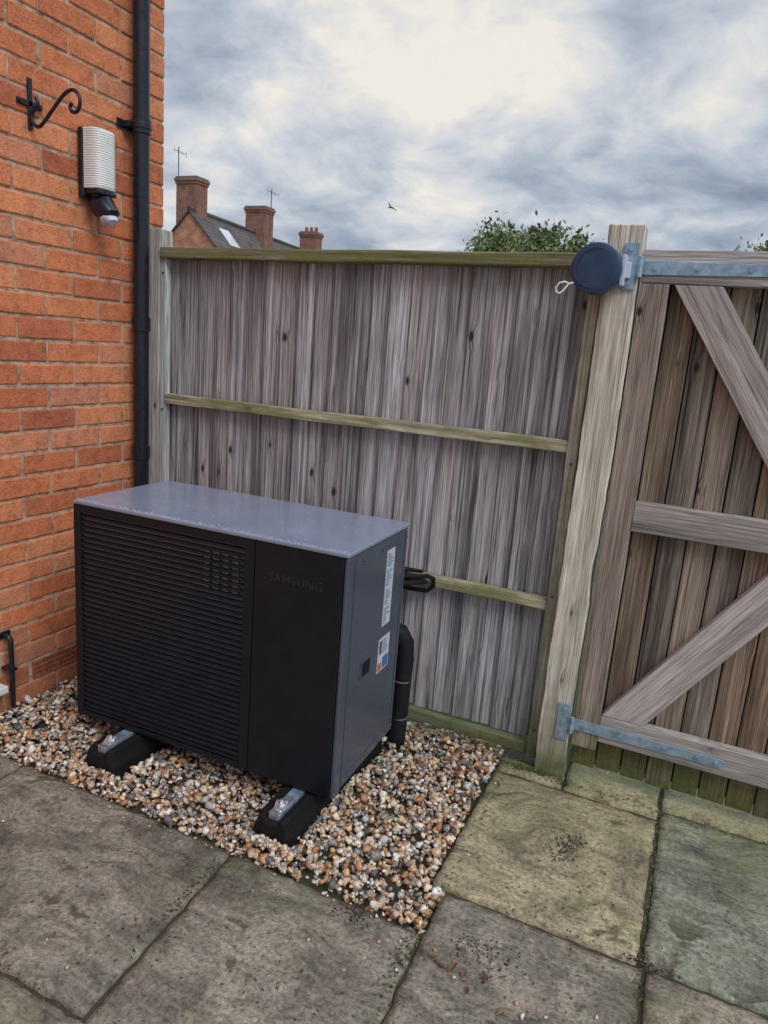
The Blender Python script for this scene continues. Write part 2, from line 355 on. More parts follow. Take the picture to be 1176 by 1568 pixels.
# ---------------------------------------------------------------- fence panel
fence=empty("wooden_fence")
def panel(xa,xb,parent):
    mb=MB(); n=round((xb-xa)/.083); p=(xb-xa)/n
    for i in range(n):
        cx=xa+p*(i+.5); ph=R.uniform(0,6); am=R.uniform(.0,.0035); lean=R.uniform(-.003,.003); w=p+.014+R.uniform(-.013,.005)
        def fn(q,t,ph=ph,am=am,lean=lean):
            th=.4+.6*(q.x+.06)/.12
            return Vector((q.x+am*math.sin(ph+2.2*t)+lean*t*1.5+.0012*mn.noise((t*9,ph,0)),q.y*th+.0025*math.sin(ph*2+1.7*t),q.z))
        mb.box((cx,2.630,.985+R.uniform(-.003,.003)),(w,.014,1.81),rot=Rz(.20+R.uniform(-.05,.05)),seg=16,fn=fn)
    mb.obj("boards",W_board,parent,.0012,bseg=1)
    def rfn(q,t): return Vector((q.x,q.y,q.z+.003*math.sin(2*t)+.0015*math.sin(9*t)))
    r=MB(); xb2=xb+.006
    r.box(((xa+xb2)/2,2.594,1.255),(xb2-xa,.038,.044),long=0,seg=12,fn=rfn)
    r.box(((xa+xb2)/2,2.594,.655),(xb2-xa,.038,.044),long=0,seg=12,fn=rfn)
    r.obj("rails",W_rail,parent,.004)
    MB().box(((xa+xb)/2,2.600,.055),(xb-xa,.036,.045),long=0,seg=4).obj("bottom_rail",W_batt,parent,.003)
    MB().box(((xa+xb)/2-.0,2.600,1.888),(xb-xa+.05,.070,.046),long=0,seg=12,fn=rfn).obj("capping",W_cap,parent,.006)
panel(-2.268,-.434,fence)
MB().bx(-2.372,-2.303,2.575,2.665,-.05,1.985).obj("end_post",W_grey,fence,.004)
MB().bx(-2.302,-2.268,2.580,2.614,.03,1.862).obj("end_batten",W_grey,fence,.003)
MB().bx(-.434,-.396,2.566,2.612,.03,1.862).obj("batten",W_batt,fence,.003)
sc_=MB()
for x in (-2.284,-.414):
    for z in (.15,.7,1.2,1.8): sc_.tube([(x,2.561 if x>-1 else 2.575,z),(x,2.582,z)],.004,8)
sc_.obj("screws",m_iron,fence)

def pfn(q,t):
    k=.004*mn.noise((q.z*5,q.x*30,1))+.0025*mn.noise((q.z*19,q.x*30,5))
    wane=-.012*max(0,1-abs(q.z+.12)/.10) if (q.x>0 and q.y<0) else 0
    return Vector((q.x+.003*math.sin(3*t)+k+wane,q.y+k*.5,q.z))
MB().box((-.334,2.583,.945),(.112,.1,2.11),seg=60,fn=pfn,rnd=.13).obj("gate_post",W_post,None,.004)
MB().bx(.568,.668,2.533,2.633,-.1,1.98).obj("gate_post.001",W_post,None,.004)
f2=empty("wooden_fence.001"); panel(.72,2.55,f2); MB().bx(.67,.718,2.566,2.612,.03,1.862).obj("batten",W_batt,f2,.003)
MB().bx(2.56,2.66,2.55,2.65,-.05,1.98).obj("end_post",W_grey,f2,.004)

# ---------------------------------------------------------------- gate
gate=empty("wooden_gate"); gy0,gy1=2.540,2.584
def jf(q,t): return Vector((q.x+.0012*mn.noise((q.z*8,q.x*20,3)),q.y,q.z+.0012*mn.noise((q.x*8,q.z*20,3))))
MB().box((-.223,(gy0+gy1)/2,.985),(.09,.044,1.67),seg=30,fn=jf).obj("hinge_stile",W_stile,gate,.003)
MB().box((.505,(gy0+gy1)/2,.985),(.09,.044,1.67),seg=6).obj("latch_stile",W_stile,gate,.003)
mb=MB()
for z,a,w_ in ((1.873,.141,.818),(1.052,.141,.636),(.242,.141,.636)): mb.box((a,(gy0+gy1)/2,z),(w_,.044,.104),long=0,seg=16,fn=jf)
mb.obj("ledges",W_ledge,gate,.003)
def brace(xa,za,xb,zb,h):
    m_=MB(); d=Vector((xb-xa,0,zb-za)); L_=d.length; u=d/L_
    ya,yb_=gy0+.002,gy1-.003
    vs=[(xa,ya,za),(xa+h,ya,za),(xb+h,ya,zb),(xb,ya,zb)]; vs+= [(a,yb_,c) for a,_,c in vs]
    f=[(0,1,2,3),(7,6,5,4),(0,4,5,1),(1,5,6,2),(2,6,7,3),(3,7,4,0)]
    if zb<za: f=[tuple(reversed(q)) for q in f]
    m_.poly(vs,f,R.random())
    nrm_=Vector((-u.z,0,u.x)); o=Vector((R.uniform(3,9),0,R.uniform(3,9)))
    m_.lc=[(Vector(q).dot(nrm_)+o.x,q[1],Vector(q).dot(u)+o.z) for q in m_.v]
    return m_
brace(-.165,1.820,.31,1.106,.145).obj("upper_brace",W_ledge,gate,.003)
brace(-.177,.2955,.31,.998,.148).obj("lower_brace",W_ledge,gate,.003)
mb=MB(); xa=-.176; p=(.458-xa)/7
for i in range(-1,8):
    cx=xa+p*(i+.5)
    mb.box((cx,2.594,.985+R.uniform(-.004,.004)),(p-.0045,.018,1.86),seg=8,fn=lambda q,t:Vector((q.x,q.y+.001*math.sin(5*t),q.z)),rot=Rz(R.uniform(-.04,.04)))
mb.obj("boards",W_gate,gate,.004)
MB().bx(-.26,.55,2.608,2.612,.08,1.9).obj("gap_shade_sheet",m_inner,gate)  # one near-black sheet behind the boards, its colour stands for shade in the gaps
def hinge(z,xend,name):
    e=empty(name); m_=MB()
    y=gy0-.0045
    m_.poly([(-.262,y,z-.022),(xend,y,z-.016),(xend+.012,y,z),(xend,y,z+.016),(-.262,y,z+.022),
             (-.262,y+.004,z-.022),(xend,y+.004,z-.016),(xend+.012,y+.004,z),(xend,y+.004,z+.016),(-.262,y+.004,z+.022)],
            [(0,1,2,3,4),(9,8,7,6,5),(0,5,6,1),(1,6,7,2),(2,7,8,3),(3,8,9,4),(4,9,5,0)])
    m_.obj("strap",m_galv,e,.001)
    yp=2.529
    MB().bx(-.330,-.285,yp-.005,yp+.003,z-.07,z+.075).obj("post_plate",m_galv,e,.001)
    MB().bx(-.286,-.262,yp-.006,yp+.004,z-.022,z+.022).tube([(-.274,yp-.008,z-.032),(-.274,yp-.008,z+.032)],.008,14).obj("knuckle",m_galv,e,.0008)
    s_=MB()
    for dz in (-.05,0,.055): s_.tube([(-.308,yp-.005,z+dz),(-.308,yp-.010,z+dz)],.007,10)
    for x in (-.23,-.1,.05,.16,xend-.02):
        if x<xend: s_.tube([(x,y,z),(x,y-.005,z)],.007,10)
    s_.obj("bolts",m_galv,e,smooth=True)
hinge(1.868,.30,"gate_hinge"); hinge(.236,.24,"gate_hinge.001")

# ---------------------------------------------------------------- retractable washing line
rl=empty("retractable_washing_line"); c=Vector((-.405,2.445,1.853)); ax=Vector((.10,1,-.02)).normalized()
def disc(m_,a,b_,ra,rb,n=40,bev=.008):
    a=Vector(a); b_=Vector(b_); d=(b_-a).normalized()
    m_.tube([a,a+d*.0001,a+d*.002,a+d*bev,b_-d*bev,b_],[ra-.03,ra-bev,ra-bev*.35,ra,rb,rb-bev],n); return m_
disc(MB(),c,c+ax*.062,.080,.079).obj("reel_case",m_navy,rl,smooth=True)
m_=MB()
pts=[c-ax*.001+Vector((math.cos(a)*.062,0,math.sin(a)*.062)) for a in [2*math.pi*i/36 for i in range(37)]]
m_.tube(pts,.0015,6)
m_.obj("face_ring",m_navy,rl,smooth=True)
MB().bx(-.37,-.30,2.500,2.5265,1.83,1.88).bx(-.328,-.314,2.48,2.526,1.805,1.90).obj("mounting_bracket",m_label,rl,.003)
lp=[(-.475,2.43,1.80),(-.49,2.425,1.805),(-.505,2.42,1.80),(-.515,2.42,1.785),(-.512,2.42,1.772),(-.50,2.42,1.768),(-.49,2.425,1.778),(-.478,2.43,1.798),(-.465,2.44,1.805)]
MB().tube(lp,.0032,8).obj("cord_loop",m_white,rl,smooth=True)

# ---------------------------------------------------------------- heat pump
hp=empty("heat_pump_unit",(-2.02,1.822,.088),math.atan2(.027,1.105))
Wd,D,Hh=1.107,.50,.85
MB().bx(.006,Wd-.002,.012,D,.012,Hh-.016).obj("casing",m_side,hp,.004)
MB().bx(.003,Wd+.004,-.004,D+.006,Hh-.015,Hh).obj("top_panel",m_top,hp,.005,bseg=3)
MB().bx(.02,Wd-.02,.02,D-.02,-.005,.012).obj("base_pan",m_inner,hp)
MB().bx(.775,Wd-.014,.0,.0118,.004,Hh-.0165).obj("front_panel",m_front,hp,.003)
MB().bx(Wd-.013,Wd+.002,.001,.05,.004,Hh-.0165).obj("corner_post",m_side,hp,.006,bseg=3)
sd=MB(); xs=Wd-.002
sd.bx(xs,xs+.003,.056,.065,.02,Hh-.03).bx(xs,xs+.003,D-.02,D-.006,.02,Hh-.03).bx(xs,xs+.0025,.066,D-.021,.02,.05)
sd.obj("side_seams",m_side,hp,.001)
gr=MB()
gr.bx(0,.032,0,.022,.004,Hh-.0165).bx(.735,.772,0,.016,.004,Hh-.0165).bx(.0321,.7349,0,.018,Hh-.045,Hh-.0165).bx(.0321,.7349,0,.018,.004,.024)
gr.obj("grille_frame",m_front,hp,.003)
sl=MB(); n=38; z0,z1=.036,Hh-.056
for i in range(n):
    z=z0+(z1-z0)*i/(n-1); sl.box((.3835,.011,z),(.703,.020,.0085),rot=Rx(.35),long=0)
sl.obj("louvres",m_grille,hp,.002,bseg=1)
MB().bx(.03,.74,.0225,.026,.02,Hh-.04).obj("grille_back",m_inner,hp)
vb=MB(); pitch=(z1-z0)/(n-1)
for i in range(4): 
    for j in range(7):
        x=.575+i*.038; zc=z0+pitch*(29.5+j); vb.bx(x,x+.022,.003,.021,zc-.0045,zc+.0035)
vb.obj("finger_guard",m_fin,hp)
cu=bpy.data.curves.new("letters","FONT"); cu.body="SAMSUNG"; cu.size=.040; cu.extrude=.0006; cu.space_character=1.12; cu.offset=.0006
to=bpy.data.objects.new("logo",cu); sc.collection.objects.link(to); to.parent=hp; to.location=(.828,-.0004,.712); to.rotation_euler=(math.pi/2,0,0); cu.materials.append(m_text)
xl=Wd-.0015
MB().bx(xl,xl+.001,.315,.385,.505,.785).bx(xl,xl+.001,.30,.40,.33,.46).obj("labels",m_label,hp)
ik=MB()
for i in range(26):
    z=.515+i*.0101; 
    if i%7==6: continue
    ik.bx(xl+.001,xl+.0014,.322,.322+R.uniform(.02,.055),z,z+.0035)
for i in range(6): ik.bx(xl+.001,xl+.0014,.335,.335+R.uniform(.03,.055),.40+i*.009,.403+i*.009)
ik.bx(xl+.001,xl+.0014,.308,.33,.40,.45)
ik.obj("label_text",m_ink,hp)
MB().bx(xl+.001,xl+.0015,.305,.335,.335,.365).obj("label_warning",m_red,hp)
MB().bx(xl+.001,xl+.0015,.345,.395,.335,.38).obj("label_logo",m_blue,hp)
MB().bx(xl-.001,xl+.001,.160,.230,.372,.428).obj("handle_recess",m_inner,hp)
MB().bx(xl-.001,xl+.004,.155,.235,.428,.433).bx(xl-.001,xl+.004,.155,.160,.368,.428).bx(xl-.001,xl+.003,.230,.235,.368,.428).obj("handle_rim",m_side,hp,.001)
sw=MB()
for (y,z) in ((.03,.03),(.03,.8),(D-.013,.04),(D-.013,.8),(.25,.035),(.27,.80),(.12,.80)): sw.tube([(xl+.001,y,z),(xl+.0055,y,z)],.004,10)
sw.obj("screws",m_side,hp,smooth=True)
rg=MB()
for i in range(12): rg.bx(.05+i*.085,.055+i*.085,D+.0,D+.006,.05,.8)
rg.obj("rear_guard",m_inner,hp)
dr=MB()
for i in range(380):
    if R.random()<.92: x,y=R.uniform(.01,Wd-.01),abs(R.gauss(.004,.010))
    else: x,y=R.uniform(.01,Wd-.01),R.uniform(0,D*.6)
    r=R.uniform(.001,.003)
    dr.tube([(x,y,Hh-.0005),(x,y,Hh+r*.5),(x,y,Hh+r*.75)],[r,r*.8,r*.3],8)
dr.obj("rain_drops",m_drop,hp,smooth=True)

# feet
FX=(-1.775,-1.045)
for i,fx in enumerate(FX):
    e=empty("rubber_support_foot" if i==0 else "rubber_support_foot.001")
    ya,yb_=1.685,2.40; m_=MB(); 
    prof=[(-.078,-.03),(-.074,.025),(-.062,.05),(-.052,.082),(-.028,.082),(-.028,.066),(.028,.066),(.028,.082),(.052,.082),(.062,.05),(.074,.025),(.078,-.03)]
    n=len(prof); vs=[]
    for (yy,k) in ((ya,.88),(ya+.03,1),(yb_-.03,1),(yb_,.88)):
        vs+=[(fx+q[0]*k,yy,q[1]*(1 if k==1 else .93)) for q in prof]
    fs=[tuple(range(n))]+[(a*n+j,a*n+n+j,a*n+n+(j+1)%n,a*n+(j+1)%n) for a in range(3) for j in range(n)]+[tuple(3*n+j for j in reversed(range(n)))]
    m_.poly(vs,fs); m_.obj("rubber_block",m_rubber,e,.008)
    MB().bx(fx-.021,fx+.021,ya+.02,yb_-.02,.067,.0845).obj("strut_channel",m_galv,e,.002)
    if i: MB().bx(fx+.082,fx+.090,1.75,2.02,-.02,.006).obj("base_edging",m_edge,e,.002)
    f=MB()
    f.bx(fx-.018,fx+.018,ya+.018,ya+.12,.085,.0875); f.bx(fx-.018,fx+.018,ya+.018,ya+.0205,.04,.085)
    f.box((fx+.002,ya+.055,.094),(.04,.036,.003),rot=Rx(.4)@Rz(.2)); f.tube([(fx,ya+.06,.088),(fx,ya+.06,.112)],.006,8); f.tube([(fx,ya+.06,.092),(fx,ya+.06,.102)],.011,6)
    f.obj("fixing_bracket",m_foil,e,.001)
# pipes
ip=empty("insulated_pipes")
MB().tube([(-1.06,2.36,.47),(-1.0,2.43,.475),(-.965,2.455,.46),(-.945,2.465,.42),(-.94,2.465,.36),(-.945,2.46,-.03)],.038,18).tube([(-1.10,2.36,.30),(-1.06,2.45,.29),(-1.03,2.47,.2),(-1.03,2.47,-.03)],.036,18).obj("insulation",m_foam,ip,smooth=True)
MB().tube([(-.9425,2.463,.262),(-.9425,2.463,.267)],.0390,18).tube([(-.9425,2.463,.10),(-.9425,2.463,.105)],.0390,18).obj("cable_ties",m_edge,ip)
MB().tube([(-1.0,2.34,.72),(-.95,2.45,.70),(-.90,2.53,.69),(-.885,2.56,.675),(-.885,2.57,.64),(-.91,2.57,.615),(-.98,2.57,.61),(-1.3,2.57,.61)],.009,10).tube([(-1.0,2.34,.70),(-.95,2.44,.675),(-.91,2.53,.665),(-.96,2.56,.655),(-1.2,2.57,.65)],.011,10).tube([(-1.0,2.34,.74),(-.96,2.44,.73),(-.93,2.54,.70),(-1.0,2.565,.69),(-1.3,2.57,.68)],.008,10).obj("cables",m_foam,ip,smooth=True)

# ---------------------------------------------------------------- gravel
bed=empty("gravel_bed")
MB().bx(-2.385,-.528,1.592,2.66,-.058,-.03).obj("bed_soil",m_dirt,bed)
rng=np.random.default_rng(5)
import bmesh
shapes=[]
for k in range(26):
    bm=bmesh.new(); 
    for i in range(13):
        v_=rng.normal(size=3); v_/=np.linalg.norm(v_); v_*=rng.uniform(.8,1.1); v_*=np.array([1,rng.uniform(.65,1.0),.6]); bm.verts.new(v_)
    r_=bmesh.ops.convex_hull(bm,input=bm.verts); 
    loose=[v_ for v_ in bm.verts if not v_.link_faces]; bmesh.ops.delete(bm,geom=loose,context='VERTS')
    bm.verts.index_update(); bm.faces.ensure_lookup_table()
    shapes.append((np.array([v_.co[:] for v_ in bm.verts]),np.array([[q.index for q in f.verts] for f in bm.faces]))); bm.free()
pal=np.array([(.68,.49,.32),(.60,.39,.22),(.48,.24,.12),(.74,.62,.48),(.80,.75,.67),(.36,.32,.27),(.16,.155,.16),(.28,.285,.30),(.52,.51,.50),(.58,.29,.15),(.08,.08,.085)])
pw=np.array([.16,.13,.11,.15,.14,.07,.06,.08,.07,.06,.03]); pw/=pw.sum()
def stones(pl,name,parent):
    V=[];F=[];C=[];b0=0
    for (x,y,z,s) in pl:
        vs,fs=shapes[rng.integers(len(shapes))]
        a=rng.uniform(0,6.28,3); t=rng.normal(0,.45,2)
        rz=np.array([[math.cos(a[0]),-math.sin(a[0]),0],[math.sin(a[0]),math.cos(a[0]),0],[0,0,1]])
        rx=np.array([[1,0,0],[0,math.cos(t[0]),-math.sin(t[0])],[0,math.sin(t[0]),math.cos(t[0])]])
        ry=np.array([[math.cos(t[1]),0,math.sin(t[1])],[0,1,0],[-math.sin(t[1]),0,math.cos(t[1])]])
        q=(vs*s)@(rz@rx@ry).T+np.array([x,y,z]); V.append(q); F.append(fs+b0); b0+=len(vs)
        c=np.clip(pal[rng.choice(len(pal),p=pw)]*rng.uniform(.75,1.2),0,.85); C.append(np.tile(np.append(c,1),(len(vs),1)))
    V=np.concatenate(V);F=np.concatenate(F);C=np.concatenate(C)
    me=bpy.data.meshes.new(name); me.vertices.add(len(V)); me.vertices.foreach_set('co',V.astype(np.float32).ravel())
    me.loops.add(F.size); me.loops.foreach_set('vertex_index',F.astype(np.int32).ravel()); me.polygons.add(len(F)); me.polygons.foreach_set('loop_start',np.arange(0,F.size,3,dtype=np.int32))
    me.update(calc_edges=True); me.validate()
    a=me.attributes.new('col','FLOAT_COLOR','POINT'); a.data.foreach_set('color',C.astype(np.float32).ravel())
    me.materials.append(m_stone); o=bpy.data.objects.new(name,me); sc.collection.objects.link(o)
    if parent: o.parent=parent
pl=[]
for lay,(z,cnt) in enumerate(((-.024,3700),(-.011,4900),(.0,3300))):
    for i in range(cnt):
        x=rng.uniform(-2.385,-.487); y=rng.uniform(1.60,2.645)
        if x>-.535 and y>1.755: continue
        s=np.clip(rng.lognormal(math.log(.0112),.34),.005,.023)
        hump=.008*mn.noise((x*4,y*4,0))+ (.012 if x<-2.2 else 0)
        infoot=any(abs(x-fx)<.088 and 1.67<y<2.41 for fx in FX)
        if infoot and z>-.02: continue
        pl.append((x,y,z+hump+rng.uniform(-.004,.004),s))
for i in range(260):
    fx=FX[i%2]; x=fx+rng.uniform(-.11,.11); y=1.665+rng.uniform(-.02,.015); pl.append((x,y,.004+rng.uniform(0,.010),rng.uniform(.008,.014)))
for i in range(120): pl.append((FX[1]+.092+rng.normal(0,.012),rng.uniform(1.72,2.2),.002+rng.uniform(0,.006),rng.uniform(.006,.012)))
stones(pl,"gravel",bed)
pl=[]
for i in range(90):
    u=rng.uniform(); 
    if u<.45: x,y=rng.uniform(-2.2,-.5),1.575-abs(rng.normal(0,.02))
    elif u<.7: x,y=-.50+abs(rng.normal(0,.02)),rng.uniform(1.6,2.5)
    elif u<.9: x,y=rng.uniform(-.5,0.),rng.uniform(1.2,1.6)
    else: x,y=rng.uniform(-2,0),rng.uniform(.9,1.5)
    pl.append((x,y,.004,rng.uniform(.003,.008)))
for (x,y,s) in ((-.20,1.40,.013),(-.17,1.46,.010),(-.145,1.345,.012),(-.26,1.335,.009)): pl.append((x,y,.006,s))
stones(pl,"stray_gravel",bed)

# ---------------------------------------------------------------- patio
patio=empty("stone_patio")
MB().poly([(-2.385,-3,-.014),(3.2,-3,-.014),(3.2,1.59,-.014),(-2.385,1.59,-.014)],[(0,1,2,3)]).poly([(-.478,1.5901,-.014),(3.2,1.5901,-.014),(3.2,1.77,-.014),(-.478,1.77,-.014)],[(0,1,2,3)]).poly([(-.528,1.7701,-.014),(3.2,1.7701,-.014),(3.2,2.8,-.014),(-.528,2.8,-.014)],[(0,1,2,3)]).obj("joint_fill",m_dirt,patio)
SL=MB()
def slab(x0,x1,y0,y1,rnd,skew=0.,dz=0.):
    g_=.0045; x0+=g_;x1-=g_;y0+=g_;y1-=g_
    nx=max(8,int((x1-x0)/.018)); ny=max(8,int((y1-y0)/.018)); sd=R.uniform(0,50)
    tx,ty=R.uniform(-.003,.003),R.uniform(-.003,.003)
    vs=[]
    for j in range(ny+1):
        for i in range(nx+1):
            u=i/nx;v=j/ny; x=x0+(x1-x0)*u; y=y0+(y1-y0)*v
            ex=min(u,1-u)*(x1-x0); ey=min(v,1-v)*(y1-y0); e=min(ex,ey)
            jx=.007*mn.noise((sd,y*22,1)) if ex<.03 else 0; jy=.007*mn.noise((x*22,sd,2)) if ey<.03 else 0
            z=.0035*mn.noise((x*5+sd,y*5,0))+.0026*mn.noise((x*17+sd,y*17,3))+.0014*mn.noise((x*45,y*45,sd))+tx*(u-.5)*2+ty*(v-.5)*2+dz
            if e<.0001: z-=.006+.004*mn.noise((x*40,y*40,sd))
            elif e<.02: z-=.0015
            vs.append((x+jx+skew*(y-1.6),y+jy,z))
    fs=[(j*(nx+1)+i,j*(nx+1)+i+1,(j+1)*(nx+1)+i+1,(j+1)*(nx+1)+i) for j in range(ny) for i in range(nx)]
    bo=[i for i in range(nx+1)]+[(j)*(nx+1)+nx for j in range(1,ny+1)]+[ny*(nx+1)+i for i in range(nx-1,-1,-1)]+[j*(nx+1) for j in range(ny-1,0,-1)]
    k=len(vs); 
    for q in bo: vs.append((vs[q][0],vs[q][1],-.035))
    n_=len(bo)
    for a in range(n_): b2=(a+1)%n_; fs.append((bo[b2],bo[a],k+a,k+b2))
    SL.poly(vs,fs,rnd)
slab(-2.385,-2.03,.97,1.588,.15); slab(-2.03,-1.115,.972,1.588,.05,-.05); slab(-1.115,-.485,.66,1.583,.22,-.06); 
slab(-2.385,-1.70,.35,.968,.2); slab(-1.70,-1.08,.35,.966,.3,-.03)
slab(-.478,.085,1.17,1.765,.12,-.03); slab(-.525,.070,1.772,2.47,.55); slab(.078,.70,1.777,2.535,.85,0,-.002); slab(.092,.70,1.17,1.770,.35,-.03)
slab(-.525,-.27,2.478,2.57,.5); slab(-.27,.070,2.478,2.72,.55,0,.003); slab(.078,.70,2.54,2.76,.62,0,.003)
slab(.705,1.3,1.785,2.535,.2); slab(.705,1.3,1.17,1.775,.7); slab(.705,1.3,2.545,2.76,.4)
slab(1.305,1.95,1.17,1.9,.15); slab(1.305,1.95,1.905,2.76,.9); slab(1.955,3.1,1.17,2.76,.3)
slab(-1.06,-.44,.05,.655,.5); slab(-2.385,-1.07,-.3,.345,.1)
yy=1.165
for row in range(7):
    xx=-.43
    while xx<3.0: slab(xx,xx+.6,yy-.6,yy-.004,R.random()); xx+=.604
    yy-=.604
yy=.045
for row in range(5):
    xx=-1.06 if row<1 else -2.385
    while xx<-.45: 
        x2=min(xx+.62,-.435); slab(xx,x2,yy-.6,yy-.004,R.random()); xx=x2+.004
    yy-=.604
o=SL.obj("slabs",m_slab,patio); o.data.shade_smooth()

# fallen leaves
lv=MB()
def leaf(x,y,z,s,m_=lv):
    a=R.uniform(0,6.28); u=Vector((math.cos(a),math.sin(a),R.uniform(-.3,.3))); w=Vector((-math.sin(a),math.cos(a),R.uniform(-.3,.3))); c_=Vector((x,y,z))
    k=R.uniform(.15,.45)
    vs=[c_-u*s, c_-u*.3*s+w*.45*s+Vector((0,0,k*s)), c_+u*.4*s+w*.38*s+Vector((0,0,k*s)), c_+u*s+Vector((0,0,.2*s)), c_+u*.4*s-w*.38*s+Vector((0,0,k*s)), c_-u*.3*s-w*.45*s+Vector((0,0,k*s)), c_+u*.05*s]
    m_.poly(vs,[(0,1,6),(1,2,6),(2,3,6),(3,4,6),(4,5,6),(5,0,6)],R.random())
for i in range(9): leaf(-.33+R.gauss(0,.05),1.50+R.gauss(0,.05),.006,R.uniform(.010,.020))
for i in range(6): leaf(R.uniform(-.3,-.05),R.uniform(1.25,1.5),.006,R.uniform(.006,.014))
for i in range(26): leaf(R.uniform(-.9,-.55),R.uniform(2.3,2.58),.018,R.uniform(.010,.02))
for i in range(35): leaf(R.uniform(-2.2,.6),R.uniform(.95,2.4),.005,R.uniform(.004,.010))
lv.obj("fallen_leaves",m_deadleaf)
db=MB()
for (cx,cy,sx,sy,n) in ((-.20,2.12,.022,.04,220),(-.17,2.19,.015,.02,80),(-.684,1.543,.03,.02,200),(-.32,1.60,.05,.025,150),(-.5,1.5,.012,.07,90),(-1.12,1.35,.008,.12,90),(-1.6,.975,.2,.006,120),(.085,1.78,.04,.006,80),(.083,1.5,.005,.15,90),(-1.0,1.25,.15,.12,60),(-.1,1.9,.15,.12,70)):
    for i in range(n): leaf(cx+R.gauss(0,sx),cy+R.gauss(0,sy),.001+R.uniform(-.003,.004),R.uniform(.002,.006),db)
db.obj("soil_and_moss_debris",m_debris)
ms=MB()
for i in range(1500):
    u=R.random()
    if u<.45: x,y=-.40+R.gauss(0,.07),2.53+R.gauss(0,.012)
    elif u<.6: x,y=R.uniform(-1.0,-.45),2.57+R.gauss(0,.01)
    elif u<.8: x,y=R.uniform(-.3,.6),2.51+R.gauss(0,.012)
    else: x,y=R.choice((-.482,.075))+R.gauss(0,.004),R.uniform(1.0,2.5)
    leaf(x,y,R.uniform(-.004,.010),R.uniform(.003,.006),ms)
ms.obj("moss",m_moss)

# ---------------------------------------------------------------- background terrace
ter=empty("brick_terrace_house")
def rx(y): return -22.9-.12*(y-27.5)
ya,yb_=27.6,47.; hw=3.6; rzv=7.0; pit=1.08; ez=rzv-hw*pit
def P3(y,dx,z): return (rx(y)+dx,y+dx*.12,z)
MB().poly([P3(ya,-hw,-.1),P3(ya,hw,-.1),P3(ya,hw,ez),P3(ya,0,rzv-.05),P3(ya,-hw,ez),P3(yb_,-hw,-.1),P3(yb_,hw,-.1),P3(yb_,hw,ez),P3(yb_,0,rzv-.05),P3(yb_,-hw,ez)],
  [(0,1,2,3,4),(9,8,7,6,5),(1,6,7,2),(5,0,4,9)]).obj("walls",m_brickfar2,ter)
o_=.25
for s_ in (1,-1):
    m_=MB(); 
    a1=P3(ya-.1,0,rzv+.05);a2=P3(yb_+.3,0,rzv+.05);b1=P3(ya-.1,s_*(hw+o_),ez-o_*pit+.05);b2=P3(yb_+.3,s_*(hw+o_),ez-o_*pit+.05)
    q=[a1,a2,b2,b1]; vs=q+[(a,b,c_-.10) for a,b,c_ in q]
    m_.poly(vs,[(0,1,2,3),(7,6,5,4),(0,4,5,1),(1,5,6,2),(2,6,7,3),(3,7,4,0)]); m_.obj("roof_slope",m_tile,ter)
MB().tube([P3(ya-.1,0,rzv+.06),P3(yb_+.3,0,rzv+.06)],.12,8).obj("ridge_tiles",m_tile,ter)
n_=Vector((pit,0,1)).normalized()
c_=Vector((-22.35,29.8,6.12)); u=Vector((1,0,-pit)).normalized(); w=Vector((-.12,1,0)).normalized()
for (sz,lift,m__,nm) in ((.62,.03,m_lead,"skylight_frame"),(.54,.06,m_glass,"skylight_glass")):
    m_=MB(); q=[c_+u*a*sz+w*b_*sz*.85+n_*lift for a,b_ in ((-1,-1),(1,-1),(1,1),(-1,1))]; q2=[p_-n_*.12 for p_ in q]
    m_.poly(q+q2,[(0,1,2,3),(7,6,5,4),(0,4,5,1),(1,5,6,2),(2,6,7,3),(3,7,4,0)]); m_.obj(nm,m__,ter)
for i,(cx,cy,tz,w_) in enumerate(((-23.3,28.2,8.5,1.15),(-23.6,34.1,8.4,1.25),(-24.5,41.1,8.3,1.15))):
    m_=MB(); m_.bx(cx-w_/2,cx+w_/2,cy-.4,cy+.4,4.5,tz-.32); m_.bx(cx-w_/2-.04,cx+w_/2+.04,cy-.44,cy+.44,tz-.319,tz-.2); m_.bx(cx-w_/2-.08,cx+w_/2+.08,cy-.48,cy+.48,tz-.199,tz-.08)
    m_.obj("chimney",m_brickfar,ter); MB().bx(cx-w_/2-.03,cx+w_/2+.03,cy-.44,cy+.44,tz-.079,tz).obj("chimney_cap",m_lead,ter)
    if i==2:
        p_=MB()
        for dx in (-.35,0,.35): p_.tube([(cx+dx,cy,tz),(cx+dx,cy,tz+.3)],[.12,.1],12)
        p_.obj("chimney_pots",m_terra,ter)
def aerial(x,y,z0,z1,nm):
    e=empty(nm); m_=MB().tube([(x,y,z0),(x,y,z1)],.025,6)
    m_.tube([(x-.25,y,z1-.1),(x+.45,y-.1,z1-.35)],.015,6)
    for k in range(4):
        t=k/3; xx=x-.25+.7*t; zz=z1-.1-.25*t; m_.tube([(xx,y-.02,zz-.12),(xx,y-.02,zz+.12)],.011,5)
    m_.obj("mast",m_lead,e)
aerial(-24.1,28.2,6.5,9.85,"tv_aerial"); aerial(-22.95,34.2,7,9.35,"tv_aerial.001")

